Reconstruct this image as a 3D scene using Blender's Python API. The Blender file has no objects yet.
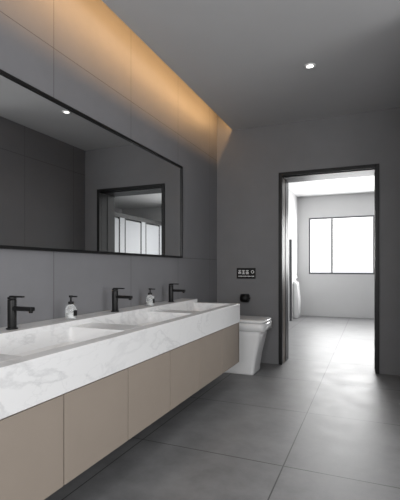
import bpy, bmesh, math
from mathutils import Vector, Matrix
scene = bpy.context.scene
scene.view_settings.view_transform = 'Standard'

# ---------------------------------------------------------------- materials
def s2l(c):
    return tuple(((x/255)/12.92 if x/255 <= .04045 else (((x/255)+.055)/1.055)**2.4) for x in c)
def newmat(name):
    m = bpy.data.materials.new(name); m.use_nodes = True
    nt = m.node_tree; b = nt.nodes['Principled BSDF']
    return m, nt, b
def plain(name, col, rough=.5, metal=0, noise=.04, scale=6, spec=.5, coat=0):
    m, nt, b = newmat(name)
    c = s2l(col)
    g = nt.nodes.new('ShaderNodeNewGeometry')
    n = nt.nodes.new('ShaderNodeTexNoise'); n.inputs['Scale'].default_value = scale; n.inputs['Detail'].default_value = 5
    nt.links.new(g.outputs['Position'], n.inputs['Vector'])
    r = nt.nodes.new('ShaderNodeValToRGB')
    r.color_ramp.elements[0].position = .3; r.color_ramp.elements[1].position = .7
    r.color_ramp.elements[0].color = tuple(x*(1-noise) for x in c)+(1,)
    r.color_ramp.elements[1].color = tuple(min(1, x*(1+noise)) for x in c)+(1,)
    nt.links.new(n.outputs['Fac'], r.inputs['Fac'])
    nt.links.new(r.outputs['Color'], b.inputs['Base Color'])
    b.inputs['Roughness'].default_value = rough; b.inputs['Metallic'].default_value = metal
    b.inputs['Specular IOR Level'].default_value = spec
    b.inputs['Coat Weight'].default_value = coat
    return m
def M(nt, op, a, b=None, c=None):
    n = nt.nodes.new('ShaderNodeMath'); n.operation = op
    for i, v in enumerate((a, b, c)):
        if v is None: continue
        if isinstance(v, (int, float)): n.inputs[i].default_value = v
        else: nt.links.new(v, n.inputs[i])
    return n.outputs[0]
def seammask(nt, coord, off, per, w):
    t = M(nt, 'FLOORED_MODULO', M(nt, 'SUBTRACT', coord, off - per/2), per)
    return M(nt, 'LESS_THAN', M(nt, 'ABSOLUTE', M(nt, 'SUBTRACT', t, per/2)), w/2)
def tiled(name, col, seam, axes, rough=.5, var=.06, bump=.0, nscale=3, rvar=0.0, spec=.5):
    """axes = [(axis_index, offset, period, width), ...]"""
    m, nt, b = newmat(name)
    g = nt.nodes.new('ShaderNodeNewGeometry')
    sp = nt.nodes.new('ShaderNodeSeparateXYZ'); nt.links.new(g.outputs['Position'], sp.inputs[0])
    mask = None
    for ax, off, per, w in axes:
        k = seammask(nt, sp.outputs[ax], off, per, w)
        mask = k if mask is None else M(nt, 'MAXIMUM', mask, k)
    n = nt.nodes.new('ShaderNodeTexNoise'); n.inputs['Scale'].default_value = nscale; n.inputs['Detail'].default_value = 10; n.inputs['Roughness'].default_value = .68
    nt.links.new(g.outputs['Position'], n.inputs['Vector'])
    c = s2l(col)
    r = nt.nodes.new('ShaderNodeValToRGB')
    r.color_ramp.elements[0].position = .33; r.color_ramp.elements[1].position = .67
    r.color_ramp.elements[0].color = tuple(x*(1-var) for x in c)+(1,)
    r.color_ramp.elements[1].color = tuple(x*(1+var) for x in c)+(1,)
    nt.links.new(n.outputs['Fac'], r.inputs['Fac'])
    mx = nt.nodes.new('ShaderNodeMix'); mx.data_type = 'RGBA'
    nt.links.new(mask, mx.inputs['Factor'])
    nt.links.new(r.outputs['Color'], mx.inputs[6]); mx.inputs[7].default_value = s2l(seam)+(1,)
    nt.links.new(mx.outputs[2], b.inputs['Base Color'])
    rr = M(nt, 'ADD', M(nt, 'MULTIPLY', n.outputs['Fac'], rvar), rough - rvar/2)
    nt.links.new(rr, b.inputs['Roughness'])
    b.inputs['Specular IOR Level'].default_value = spec
    bp = nt.nodes.new('ShaderNodeBump'); bp.inputs['Strength'].default_value = .3; bp.inputs['Distance'].default_value = .002
    nt.links.new(M(nt, 'SUBTRACT', 1, mask), bp.inputs['Height'])
    nt.links.new(bp.outputs[0], b.inputs['Normal'])
    return m
def emis(name, col, st):
    m, nt, b = newmat(name)
    b.inputs['Base Color'].default_value = (1, 1, 1, 1)
    b.inputs['Emission Color'].default_value = tuple(col)+(1,); b.inputs['Emission Strength'].default_value = st
    return m
def marble():
    m, nt, b = newmat('marble')
    g = nt.nodes.new('ShaderNodeNewGeometry')
    mp = nt.nodes.new('ShaderNodeMapping'); mp.inputs['Rotation'].default_value = (.7, .3, .5); mp.inputs['Scale'].default_value = (1, 1, 1.7)
    nt.links.new(g.outputs['Position'], mp.inputs[0])
    def vein(scale, width, dist, seed):
        n = nt.nodes.new('ShaderNodeTexNoise'); n.noise_dimensions = '4D'; n.inputs['W'].default_value = seed
        n.inputs['Scale'].default_value = scale; n.inputs['Detail'].default_value = 7; n.inputs['Roughness'].default_value = .55; n.inputs['Distortion'].default_value = dist
        nt.links.new(mp.outputs[0], n.inputs['Vector'])
        a = M(nt, 'ABSOLUTE', M(nt, 'SUBTRACT', n.outputs['Fac'], .5))
        mr = nt.nodes.new('ShaderNodeMapRange'); mr.inputs['From Min'].default_value = 0; mr.inputs['From Max'].default_value = width
        mr.inputs['To Min'].default_value = 1; mr.inputs['To Max'].default_value = 0
        nt.links.new(a, mr.inputs['Value']); return mr.outputs[0]
    k = vein(1.6, .024, .8, 1.3)
    k2 = vein(3.5, .014, 1.2, 5.1)
    cl = nt.nodes.new('ShaderNodeTexNoise'); cl.inputs['Scale'].default_value = 2.2; cl.inputs['Detail'].default_value = 4
    nt.links.new(mp.outputs[0], cl.inputs['Vector'])
    f = M(nt, 'MULTIPLY', M(nt, 'ADD', M(nt, 'MULTIPLY', k, .33), M(nt, 'MULTIPLY', k2, .15)), cl.outputs['Fac'])
    mx = nt.nodes.new('ShaderNodeMix'); mx.data_type = 'RGBA'
    nt.links.new(f, mx.inputs['Factor'])
    mx.inputs[6].default_value = s2l((229, 229, 229))+(1,); mx.inputs[7].default_value = s2l((130, 131, 134))+(1,)
    nt.links.new(mx.outputs[2], b.inputs['Base Color'])
    b.inputs['Roughness'].default_value = .22
    return m

m_wallL = tiled('grey_wall_panel', (122, 122, 125), (78, 78, 80), [(1, 1.873, .835, .0045), (2, 0, 1.2, .0045)], rough=.5, var=.04)
m_wallB = plain('grey_plaster', (121, 121, 123), .65, noise=.04, scale=4)
m_ceil = plain('ceiling_paint', (190, 190, 191), .9, noise=.01)
m_white_wall = plain('white_wall', (210, 210, 210), .8, noise=.01)
m_floor = tiled('floor_tile', (121, 121, 122), (52, 52, 53), [(0, -.454, .9, .007), (1, 3.156, .9, .007)], rough=.44, var=.2, nscale=4.5, rvar=.2, spec=.5)
m_marble = marble()
m_taupe = plain('taupe_laminate', (146, 135, 124), .55, noise=.02)
m_dark = plain('dark_reveal', (30, 28, 27), .7)
m_black = plain('black_metal', (14, 14, 15), .45, spec=.35)
m_ceramic = plain('white_ceramic', (235, 235, 235), .15, noise=.01)
m_brown = plain('bronze_jamb', (100, 82, 68), .45)
m_white = plain('white_paint', (232, 232, 232), .5, noise=.01)
m_frame = plain('window_frame_grey', (85, 86, 88), .45)
m_chrome = plain('chrome', (220, 220, 220), .12, metal=1)
m_ink = plain('sign_white', (235, 235, 235), .5)
m_panel = plain('cubicle_panel', (165, 167, 170), .45, noise=.01, spec=.3)
m_mirror, nt, b = newmat('mirror_silver')
b.inputs['Base Color'].default_value = (.82, .83, .83, 1); b.inputs['Metallic'].default_value = 1; b.inputs['Roughness'].default_value = .01
m_glass, nt, b = newmat('clear_glass')
b.inputs['Base Color'].default_value = (.95, .97, .97, 1); b.inputs['Roughness'].default_value = .03; b.inputs['Transmission Weight'].default_value = .75; b.inputs['IOR'].default_value = 1.3
m_led = emis('led_warm', (1, .55, .2), 6)
m_lamp = emis('lamp_disc', (1, .97, .92), 4)

# ---------------------------------------------------------------- builder
class B:
    def __init__(s, name):
        s.name = name; s.bm = bmesh.new(); s.mats = []
    def mi(s, m):
        if m not in s.mats: s.mats.append(m)
        return s.mats.index(m)
    def merge(s, t, m, smooth=False):
        i = s.mi(m)
        bmesh.ops.recalc_face_normals(t, faces=t.faces)
        me = bpy.data.meshes.new('t')
        for f in t.faces: f.material_index = i; f.smooth = smooth
        t.to_mesh(me); t.free(); s.bm.from_mesh(me); bpy.data.meshes.remove(me)
    def box(s, x0, x1, y0, y1, z0, z1, m, bev=0, seg=2):
        t = bmesh.new(); bmesh.ops.create_cube(t, size=1)
        for v in t.verts:
            v.co = Vector(((x0+x1)/2+v.co.x*(x1-x0), (y0+y1)/2+v.co.y*(y1-y0), (z0+z1)/2+v.co.z*(z1-z0)))
        if bev: bmesh.ops.bevel(t, geom=t.edges[:], offset=bev, segments=seg, affect='EDGES', profile=.5)
        s.merge(t, m)
        return s
    def cyl(s, p0, p1, r, m, r2=None, seg=28, bev=0):
        p0 = Vector(p0); p1 = Vector(p1); d = p1-p0
        t = bmesh.new(); bmesh.ops.create_cone(t, cap_ends=True, segments=seg, radius1=r, radius2=r if r2 is None else r2, depth=d.length)
        if bev:
            es = [e for e in t.edges if all(abs(abs(v.co.z)-d.length/2) < 1e-5 for v in e.verts) and abs(e.verts[0].co.z-e.verts[1].co.z) < 1e-5]
            bmesh.ops.bevel(t, geom=es, offset=bev, segments=3, affect='EDGES', profile=.5)
        R = d.to_track_quat('Z', 'Y').to_matrix().to_4x4()
        bmesh.ops.transform(t, matrix=Matrix.Translation((p0+p1)/2) @ R, verts=t.verts)
        i = s.mi(m)
        bmesh.ops.recalc_face_normals(t, faces=t.faces)
        for f in t.faces: f.smooth = len(f.verts) == 4
        me = bpy.data.meshes.new('t')
        for f in t.faces: f.material_index = i
        t.to_mesh(me); t.free(); s.bm.from_mesh(me); bpy.data.meshes.remove(me)
        return s
    def loft(s, rings, m, smooth=True, cap=True):
        t = bmesh.new(); vr = [[t.verts.new(p) for p in r] for r in rings]
        n = len(rings[0])
        for a, b_ in zip(vr, vr[1:]):
            for i in range(n): t.faces.new((a[i], a[(i+1) % n], b_[(i+1) % n], b_[i]))
        if cap:
            t.faces.new(vr[0][::-1]); t.faces.new(vr[-1])
        s.merge(t, m, smooth)
        return s
    def done(s):
        vs = [v.co for v in s.bm.verts]
        c = Vector(((min(v.x for v in vs)+max(v.x for v in vs))/2, (min(v.y for v in vs)+max(v.y for v in vs))/2, min(v.z for v in vs)))
        bmesh.ops.translate(s.bm, vec=-c, verts=s.bm.verts)
        me = bpy.data.meshes.new(s.name); s.bm.to_mesh(me); s.bm.free()
        for m in s.mats: me.materials.append(m)
        o = bpy.data.objects.new(s.name, me); o.location = c
        bpy.context.collection.objects.link(o)
        return o
def rrect(x0, x1, y0, y1, z, r, seg=6):
    pts = []
    for cx, cy, a0 in ((x1-r, y1-r, 0), (x0+r, y1-r, 90), (x0+r, y0+r, 180), (x1-r, y0+r, 270)):
        for k in range(seg+1):
            a = math.radians(a0+90*k/seg); pts.append((cx+r*math.cos(a), cy+r*math.sin(a), z))
    return pts

# ---------------------------------------------------------------- room shell
LX = -1.7325; BY = 4.62; BY2 = 4.95; CZ = 2.745; FY = 9.6; NX = -1.59
SX = .28      # short right wall
RX = 2.8; RY = -1.5
B('floor').box(-1.9, 3.2, -1.7, 9.8, -.1, 0, m_floor).done()
c = B('ceiling')
c.box(-1.46, 3.2, -1.7, BY, CZ, 3.0, m_ceil)
c.box(-1.53, -1.46, -1.5, BY, CZ, 2.765, m_ceil)
c.box(-1.9, -1.46, -1.7, BY, 2.97, 3.0, m_ceil)
c.box(-1.9, 3.2, BY2, 9.8, CZ, 3.0, m_white)
c.done()
B('wall_left').box(LX-.15, LX, -1.7, BY, 0, 2.97, m_wallL).done()
w = B('wall_back')
DX0, DX1, DZ = -.98, .07, 2.145
w.box(LX-.15, DX0+.02, BY, BY2, 0, 3.0, m_wallB)
w.box(DX1-.02, 3.2, BY, BY2, 0, 3.0, m_wallB)
w.box(DX0+.02, DX1-.02, BY, BY2, DZ-.0, 3.0, m_wallB)
w.done()
B('wall_right').box(SX, SX+.15, 2.9, BY, 0, CZ, m_wallL).done()
B('wall_return').box(SX+.15, 3.0, 2.9, 3.05, 0, CZ, m_wallB).done()
w = B('wall_side')
w.box(RX, RX+.2, -1.7, -.7, 0, CZ, m_wallB); w.box(RX, RX+.2, 2.4, 2.9, 0, CZ, m_wallB)
w.box(RX, RX+.2, -.7, 2.4, 0, .4, m_wallB); w.box(RX, RX+.2, -.7, 2.4, 2.5, CZ, m_wallB)
w.done()
w = B('wall_rear')
w.box(-1.9, -.9, RY-.2, RY, 0, CZ, m_wallB); w.box(2.2, 3.0, RY-.2, RY, 0, CZ, m_wallB)
w.box(-.9, 2.2, RY-.2, RY, 0, .6, m_wallB); w.box(-.9, 2.2, RY-.2, RY, 2.5, CZ, m_wallB)
w.done()
# far room
B('wall_far_left').box(NX-.2, NX, BY2, FY, 0, CZ, m_white_wall).done()
B('wall_far_right').box(3.0, 3.2, BY2, FY, 0, CZ, m_white_wall).done()
WX0, WX1, WZ0, WZ1 = -1.34, .56, .96, 2.25
w = B('wall_far')
w.box(-1.8, WX0, FY, FY+.2, 0, CZ, m_white_wall); w.box(WX1, 3.2, FY, FY+.2, 0, CZ, m_white_wall)
w.box(WX0, WX1, FY, FY+.2, 0, WZ0, m_white_wall); w.box(WX0, WX1, FY, FY+.2, WZ1, CZ, m_white_wall)
w.done()
# windows
w = B('window_1'); t = .035; y0, y1 = FY+.0, FY+.06
w.box(WX0, WX1, y0, y1, WZ0, WZ0+t, m_frame); w.box(WX0, WX1, y0, y1, WZ1-t, WZ1, m_frame)
for x in (WX0, -.83-t/2, .04-t/2, WX1-t): w.box(x, x+t, y0, y1, WZ0+t, WZ1-t, m_frame)
w.done()
w = B('added_side_window')  # unseen window, invented as an opening for the side fill light
w.box(RX+.05, RX+.1, -.7, 2.4, .4, .45, m_frame); w.box(RX+.05, RX+.1, -.7, 2.4, 2.45, 2.5, m_frame)
for y in (-.7, .3, 1.32, 2.35): w.box(RX+.05, RX+.1, y, y+.05, .45, 2.45, m_frame)
w.done()
w = B('added_rear_window')  # made-up window behind the camera, put in to let light enter
w.box(-.9, 2.2, RY-.1, RY-.05, .6, .65, m_frame); w.box(-.9, 2.2, RY-.1, RY-.05, 2.45, 2.5, m_frame)
for x in (-.9, .12, 1.14, 2.15): w.box(x, x+.05, RY-.1, RY-.05, .65, 2.45, m_frame)
w.done()

# ---------------------------------------------------------------- door frame
d = B('door_frame')
f = .04
d.box(DX0, DX0+f, BY-.015, BY+.04, 0, DZ+.04, m_black, .003); d.box(DX1-f, DX1, BY-.015, BY+.04, 0, DZ+.04, m_black, .003)
d.box(DX0+f, DX1-f, BY-.015, BY+.04, DZ, DZ+.04, m_black, .003)
d.box(DX0+.02, DX0+.041, BY+.04, BY+.17, 0, DZ, m_brown); d.box(DX1-.041, DX1-.02, BY+.04, BY+.17, 0, DZ, m_black)
d.box(DX0+.02, DX0+.045, BY+.17, BY2+.02, 0, DZ, m_black, .003); d.box(DX1-.045, DX1-.02, BY+.17, BY2+.02, 0, DZ, m_black, .003)
d.box(DX0+.045, DX1-.045, BY+.17, BY2+.02, DZ-.008, DZ+.015, m_black, .003)
d.box(DX0+.041, DX1-.041, BY+.04, BY+.17, DZ-.008, DZ+.01, m_black)
d.done()

# ---------------------------------------------------------------- mirror
MY0, MY1, MZ0, MZ1 = .1, 3.59, 1.198, 2.09
m = B('wall_mirror')
m.box(LX, LX+.018, MY0+.012, MY1-.012, MZ0+.012, MZ1-.012, m_mirror)
t = .016
m.box(LX, LX+.03, MY0, MY1, MZ0, MZ0+t, m_black); m.box(LX, LX+.03, MY0, MY1, MZ1-t, MZ1, m_black)
m.box(LX, LX+.03, MY0, MY0+t, MZ0+t, MZ1-t, m_black); m.box(LX, LX+.03, MY1-t, MY1, MZ0+t, MZ1-t, m_black)
m.done()

# ---------------------------------------------------------------- vanity
VX = -1.13; VY1 = 3.62; DW = .4665; VY0 = VY1-8*DW; ZT = .77; ZA = .598; ZB = .226; LEDGE = -1.56; ZL = .80
VB = LX+.002
fa = [.61, 1.478, 2.347, 3.194]
v = B('bathroom_vanity')
BX0, BX1 = LEDGE, -1.20
hw = .34
v.box(VB, LEDGE, VY0, VY1, ZT-.04, ZL, m_marble, .003)
v.box(BX1, VX, VY0, VY1, ZA, ZT, m_marble, .003)
ys = [VY0]
for y in fa: ys += [y-hw, y+hw]
ys.append(VY1)
for i in range(0, len(ys), 2):
    v.box(LEDGE, BX1, ys[i], ys[i+1], ZT-.04, ZT, m_marble)
v.box(VB, BX1, VY1-.02, VY1, ZA, ZT-.04, m_marble)
for y in fa:
    top = rrect(BX0, BX1, y-hw, y+hw, ZT-.001, .012)
    r2 = rrect(BX0+.003, BX1-.003, y-hw+.003, y+hw-.003, ZT-.01, .014)
    r3 = rrect(BX0+.02, BX1-.02, y-hw+.02, y+hw-.02, ZT-.075, .03)
    r4 = rrect(BX0+.05, BX1-.05, y-hw+.05, y+hw-.05, ZT-.085, .03)
    t_ = bmesh.new(); rs = [[t_.verts.new(p) for p in r] for r in (top, r2, r3, r4)]
    n = len(top)
    for a, b_ in zip(rs, rs[1:]):
        for i in range(n): t_.faces.new((a[i], b_[i], b_[(i+1) % n], a[(i+1) % n]))
    t_.faces.new(rs[-1])
    v.merge(t_, m_marble)
    v.cyl((-1.38, y, ZT-.086), (-1.38, y, ZT-.081), .025, m_chrome)
v.box(VB, VX-.03, VY0, VY1, ZB, ZA-.03, m_dark)
v.box(VB, VX-.008, VY1-.018, VY1, ZB, ZA, m_taupe)
for k in range(8):
    a = VY0+k*DW
    v.box(VX-.03, VX-.008, a+.003, a+DW-.003, ZB, ZA-.006, m_taupe, .0015)
v.done()

# ---------------------------------------------------------------- faucets
def faucet(x, y):
    f = B('faucet')
    f.cyl((x, y, ZL), (x, y, ZL+.006), .028, m_black, bev=.002)
    f.cyl((x, y, ZL+.006), (x, y, ZL+.145), .021, m_black, bev=.003)
    f.box(x+.005, x+.135, y-.014, y+.014, ZL+.092, ZL+.112, m_black, .004)
    f.cyl((x+.122, y, ZL+.084), (x+.122, y, ZL+.094), .010, m_black)
    f.cyl((x, y, ZL+.147), (x, y, ZL+.158), .021, m_black, bev=.002)
    f.box(x-.012, x+.075, y-.009, y+.009, ZL+.156, ZL+.164, m_black, .003)
    return f.done()
for y in fa: faucet(-1.63, y)

def soap(x, y):
    s = B('soap_dispenser')
    rings = []
    for z, r in ((0, .026), (.004, .031), (.06, .032), (.075, .030), (.086, .018), (.09, .014)):
        rings.append([(x+r*math.cos(a*math.pi/14), y+r*math.sin(a*math.pi/14), ZL+z) for a in range(28)])
    s.loft(rings, m_glass)
    s.cyl((x, y, ZL+.006), (x, y, ZL+.04), .0285, m_white)
    s.box(x+.0315, x+.0335, y-.014, y+.014, ZL+.022, ZL+.055, m_black)
    s.cyl((x, y, ZL+.088), (x, y, ZL+.104), .016, m_black, bev=.002)
    s.cyl((x, y, ZL+.104), (x, y, ZL+.132), .005, m_black)
    s.cyl((x, y, ZL+.128), (x, y, ZL+.14), .012, m_black, bev=.002)
    s.box(x, x+.045, y-.005, y+.005, ZL+.130, ZL+.138, m_black, .002)
    return s.done()
soap(-1.62, 1.89); soap(-1.62, 2.81)

# ---------------------------------------------------------------- toilet (boxy one-piece, low back)
t = B('toilet'); yc = 4.18
R = []
for z, x1, hy, r in ((0, -1.12, .145, .03), (.015, -1.115, .15, .03), (.05, -1.115, .15, .035), (.20, -1.09, .155, .04), (.40, -1.045, .168, .045), (.46, -1.035, .172, .045)):
    R.append(rrect(-1.68, x1, yc-hy, yc+hy, z, r, 6))
t.loft(R, m_ceramic)
R = []
for z, d_ in ((.452, .012), (.456, -.004), (.53, -.004), (.534, .002)):
    R.append(rrect(-1.66, -1.0-d_, yc-.19+d_, yc+.19-d_, z, .05, 6))
t.loft(R, m_ceramic)
t.box(-1.6, -1.05, yc-.16, yc+.16, .50, .545, m_ceramic)
R = []
for z, d_ in ((.538, .004), (.541, -.004), (.558, -.004), (.565, .002), (.570, .012), (.572, .03)):
    R.append(rrect(-1.66, -1.0-d_, yc-.19+d_, yc+.19-d_, z, .05, 6))
t.loft(R, m_ceramic)
t.box(LX+.005, -1.55, yc-.19, yc+.19, .0, .60, m_ceramic, .02, 3)
t.cyl((-1.64, yc, .60), (-1.64, yc, .608), .02, m_chrome)
t.done()

p = B('toilet_paper_holder'); px, pz = -1.36, .75
p.box(px-.02, px+.02, BY-.012, BY, pz-.02, pz+.02, m_black, .003)
p.cyl((px, BY-.01, pz), (px, BY-.07, pz), .01, m_black)
p.box(px-.06, px+.065, BY-.082, BY-.064, pz-.01, pz+.01, m_black, .004)
p.cyl((px-.045, BY-.073, pz-.0), (px+.045, BY-.073, pz-.0), .048, m_black)
p.done()

# sign
s = B('wall_sign'); x0, x1, z0, z1 = -1.48, -1.25, .975, 1.10
s.box(x0, x1, BY-.012, BY, z0, z1, m_black, .004)
yy0, yy1 = BY-.014, BY-.0115
def st(ax, az, bx, bz, w=.008):
    if abs(ax-bx) > abs(az-bz): s.box(ax, bx, yy0, yy1, az-w/2, az+w/2, m_ink)
    else: s.box(ax-w/2, ax+w/2, yy0, yy1, min(az, bz), max(az, bz), m_ink)
for k in range(3):
    ox = x0+.022+k*.046; oz = z0+.055
    st(ox, oz+.04, ox+.034, oz+.04); st(ox+.017, oz, ox+.017, oz+.045); st(ox+.003, oz+.022, ox+.031, oz+.022)
    if k != 1: st(ox+.004, oz, ox+.004, oz+.022); st(ox+.030, oz, ox+.030, oz+.022)
    if k != 0: st(ox, oz+.002, ox+.034, oz+.002)
ox = x0+.195; s.cyl((ox, yy1, z0+.08), (ox, yy0, z0+.08), .019, m_ink); s.cyl((ox, yy1, z0+.08), (ox, yy0-.001, z0+.08), .012, m_black)
st(ox-.006, z0+.08, ox+.008, z0+.08)
for k in range(12):
    a = x0+.02+k*.0165; st(a, z0+.028, a+.011, z0+.028, .012 if k % 3 else .008)
s.done()

# ---------------------------------------------------------------- lamps
def downlight(x, y, power=10):
    f = B('ceiling_downlight')
    seg = 32
    def ring(r, z): return [(x+r*math.cos(2*math.pi*i/seg), y+r*math.sin(2*math.pi*i/seg), z) for i in range(seg)]
    f.loft([ring(.045, CZ), ring(.045, CZ-.006), ring(.034, CZ-.008), ring(.028, CZ-.002)], m_white, cap=False)
    f.cyl((x, y, CZ-.004), (x, y, CZ-.001), .026, m_lamp)
    o = f.done()
    l = bpy.data.lights.new('downlight_lamp', 'SPOT'); l.energy = power; l.spot_size = math.radians(110); l.spot_blend = .8; l.shadow_soft_size = .035; l.color = (1, .96, .9)
    lo = bpy.data.objects.new('lamp', l); bpy.context.collection.objects.link(lo); lo.parent = o; lo.location = (0, 0, -.02)
for y in (3.39, 1.9, .4): downlight(-.464, y, 7)

def area(name, loc, dr, sx, sy, e, col=(1, 1, 1)):
    l = bpy.data.lights.new(name, 'AREA'); l.shape = 'RECTANGLE'; l.size = sx; l.size_y = sy; l.energy = e; l.color = col
    o = bpy.data.objects.new(name, l); o.location = loc; o.rotation_euler = Vector(dr).to_track_quat('-Z', 'Y').to_euler()
    bpy.context.collection.objects.link(o); return o
area('window_daylight', ((WX0+WX1)/2, FY+.18, (WZ0+WZ1)/2), (0, -1, 0), WX1-WX0, WZ1-WZ0, 110, (1, 1, 1))
area('side_fill_light', (RX+.19, .85, 1.45), (-1, 0, 0), 3.1, 2.1, 71, (1, 1, 1))  # added fill for the vanity fronts and left wall, outside the invented window
area('rear_fill_light', (.65, RY-.19, 1.55), (0, 1, 0), 3.1, 1.9, 95, (1, 1, 1))  # added fill from behind the camera, no known source there
area('far_room_fill_light', (-.6, 7.2, CZ-.01), (0, 0, -1), 1.2, 3.0, 22, (1, 1, 1))  # added soft fill under a blank ceiling, brightens the far room
# LED strip in the cove
B('cove_light_strip').box(-1.472, -1.46, -1.4, BY-.02, 2.865, 2.885, m_led).done()
area('cove_led', (-1.476, (BY-1.42)/2, 2.875), (-1, 0, -.6), BY+1.38, .02, 22, (1, .56, .22))

# ---------------------------------------------------------------- far room fittings
q = B('toilet_stall_partition'); sx = 1.3
yy = 5.3
while yy < 9.3:
    q.box(sx, sx+.03, yy, yy+.18, .12, 2.13, m_panel)
    q.box(sx-.004, sx+.032, yy+.18, yy+.205, .12, 2.13, m_dark)
    q.box(sx+.005, sx+.03, yy+.205, yy+.815, .14, 2.10, m_panel)
    q.box(sx-.004, sx+.032, yy+.815, yy+.84, .12, 2.13, m_dark)
    q.cyl((sx-.03, yy+.26, 1.0), (sx+.006, yy+.26, 1.0), .018, m_black)
    q.box(sx+.03, 2.99, yy+.08, yy+.1, .12, 2.0, m_panel)
    q.box(sx+.005, sx+.025, yy+.08, yy+.1, 0, .12, m_black)
    yy += .84
q.box(sx-.01, sx+.04, 5.3, 9.59, 2.13, 2.22, m_black)
q.done()
# floor-standing urinal with a privacy divider
u = B('urinal'); ux = NX+.002; uy = 9.1
R = []
for z, dd, hy in ((0, .10, .14), (.02, .11, .15), (.25, .125, .17), (.40, .125, .175), (.55, .11, .17), (.72, .09, .16), (.78, .085, .155), (.80, .06, .12)):
    R.append(rrect(ux, ux+dd, uy-hy, uy+hy, z, min(.05, dd/2-.002), 6))
u.loft(R, m_ceramic)
u.cyl((ux+.045, uy, .79), (ux+.045, uy, .93), .012, m_chrome)
u.done()
g = B('urinal_divider')
g.box(NX+.001, NX+.05, 8.55, 8.57, 0, 1.7, m_frame, .004)
g.done()

# ---------------------------------------------------------------- world & camera
w = bpy.data.worlds.new('World'); scene.world = w; w.use_nodes = True
w.node_tree.nodes['Background'].inputs[0].default_value = (.97, .98, 1, 1); w.node_tree.nodes['Background'].inputs[1].default_value = 1.1
cam = bpy.data.cameras.new('camera'); co = bpy.data.objects.new('camera', cam); bpy.context.collection.objects.link(co)
co.location = (0, 0, 1.1); co.rotation_euler = (math.radians(90), 0, math.radians(22.96))
cam.sensor_fit = 'HORIZONTAL'; cam.sensor_width = 36; cam.lens = 36*406/400; cam.shift_y = 18/400; cam.clip_start = .02
scene.camera = co
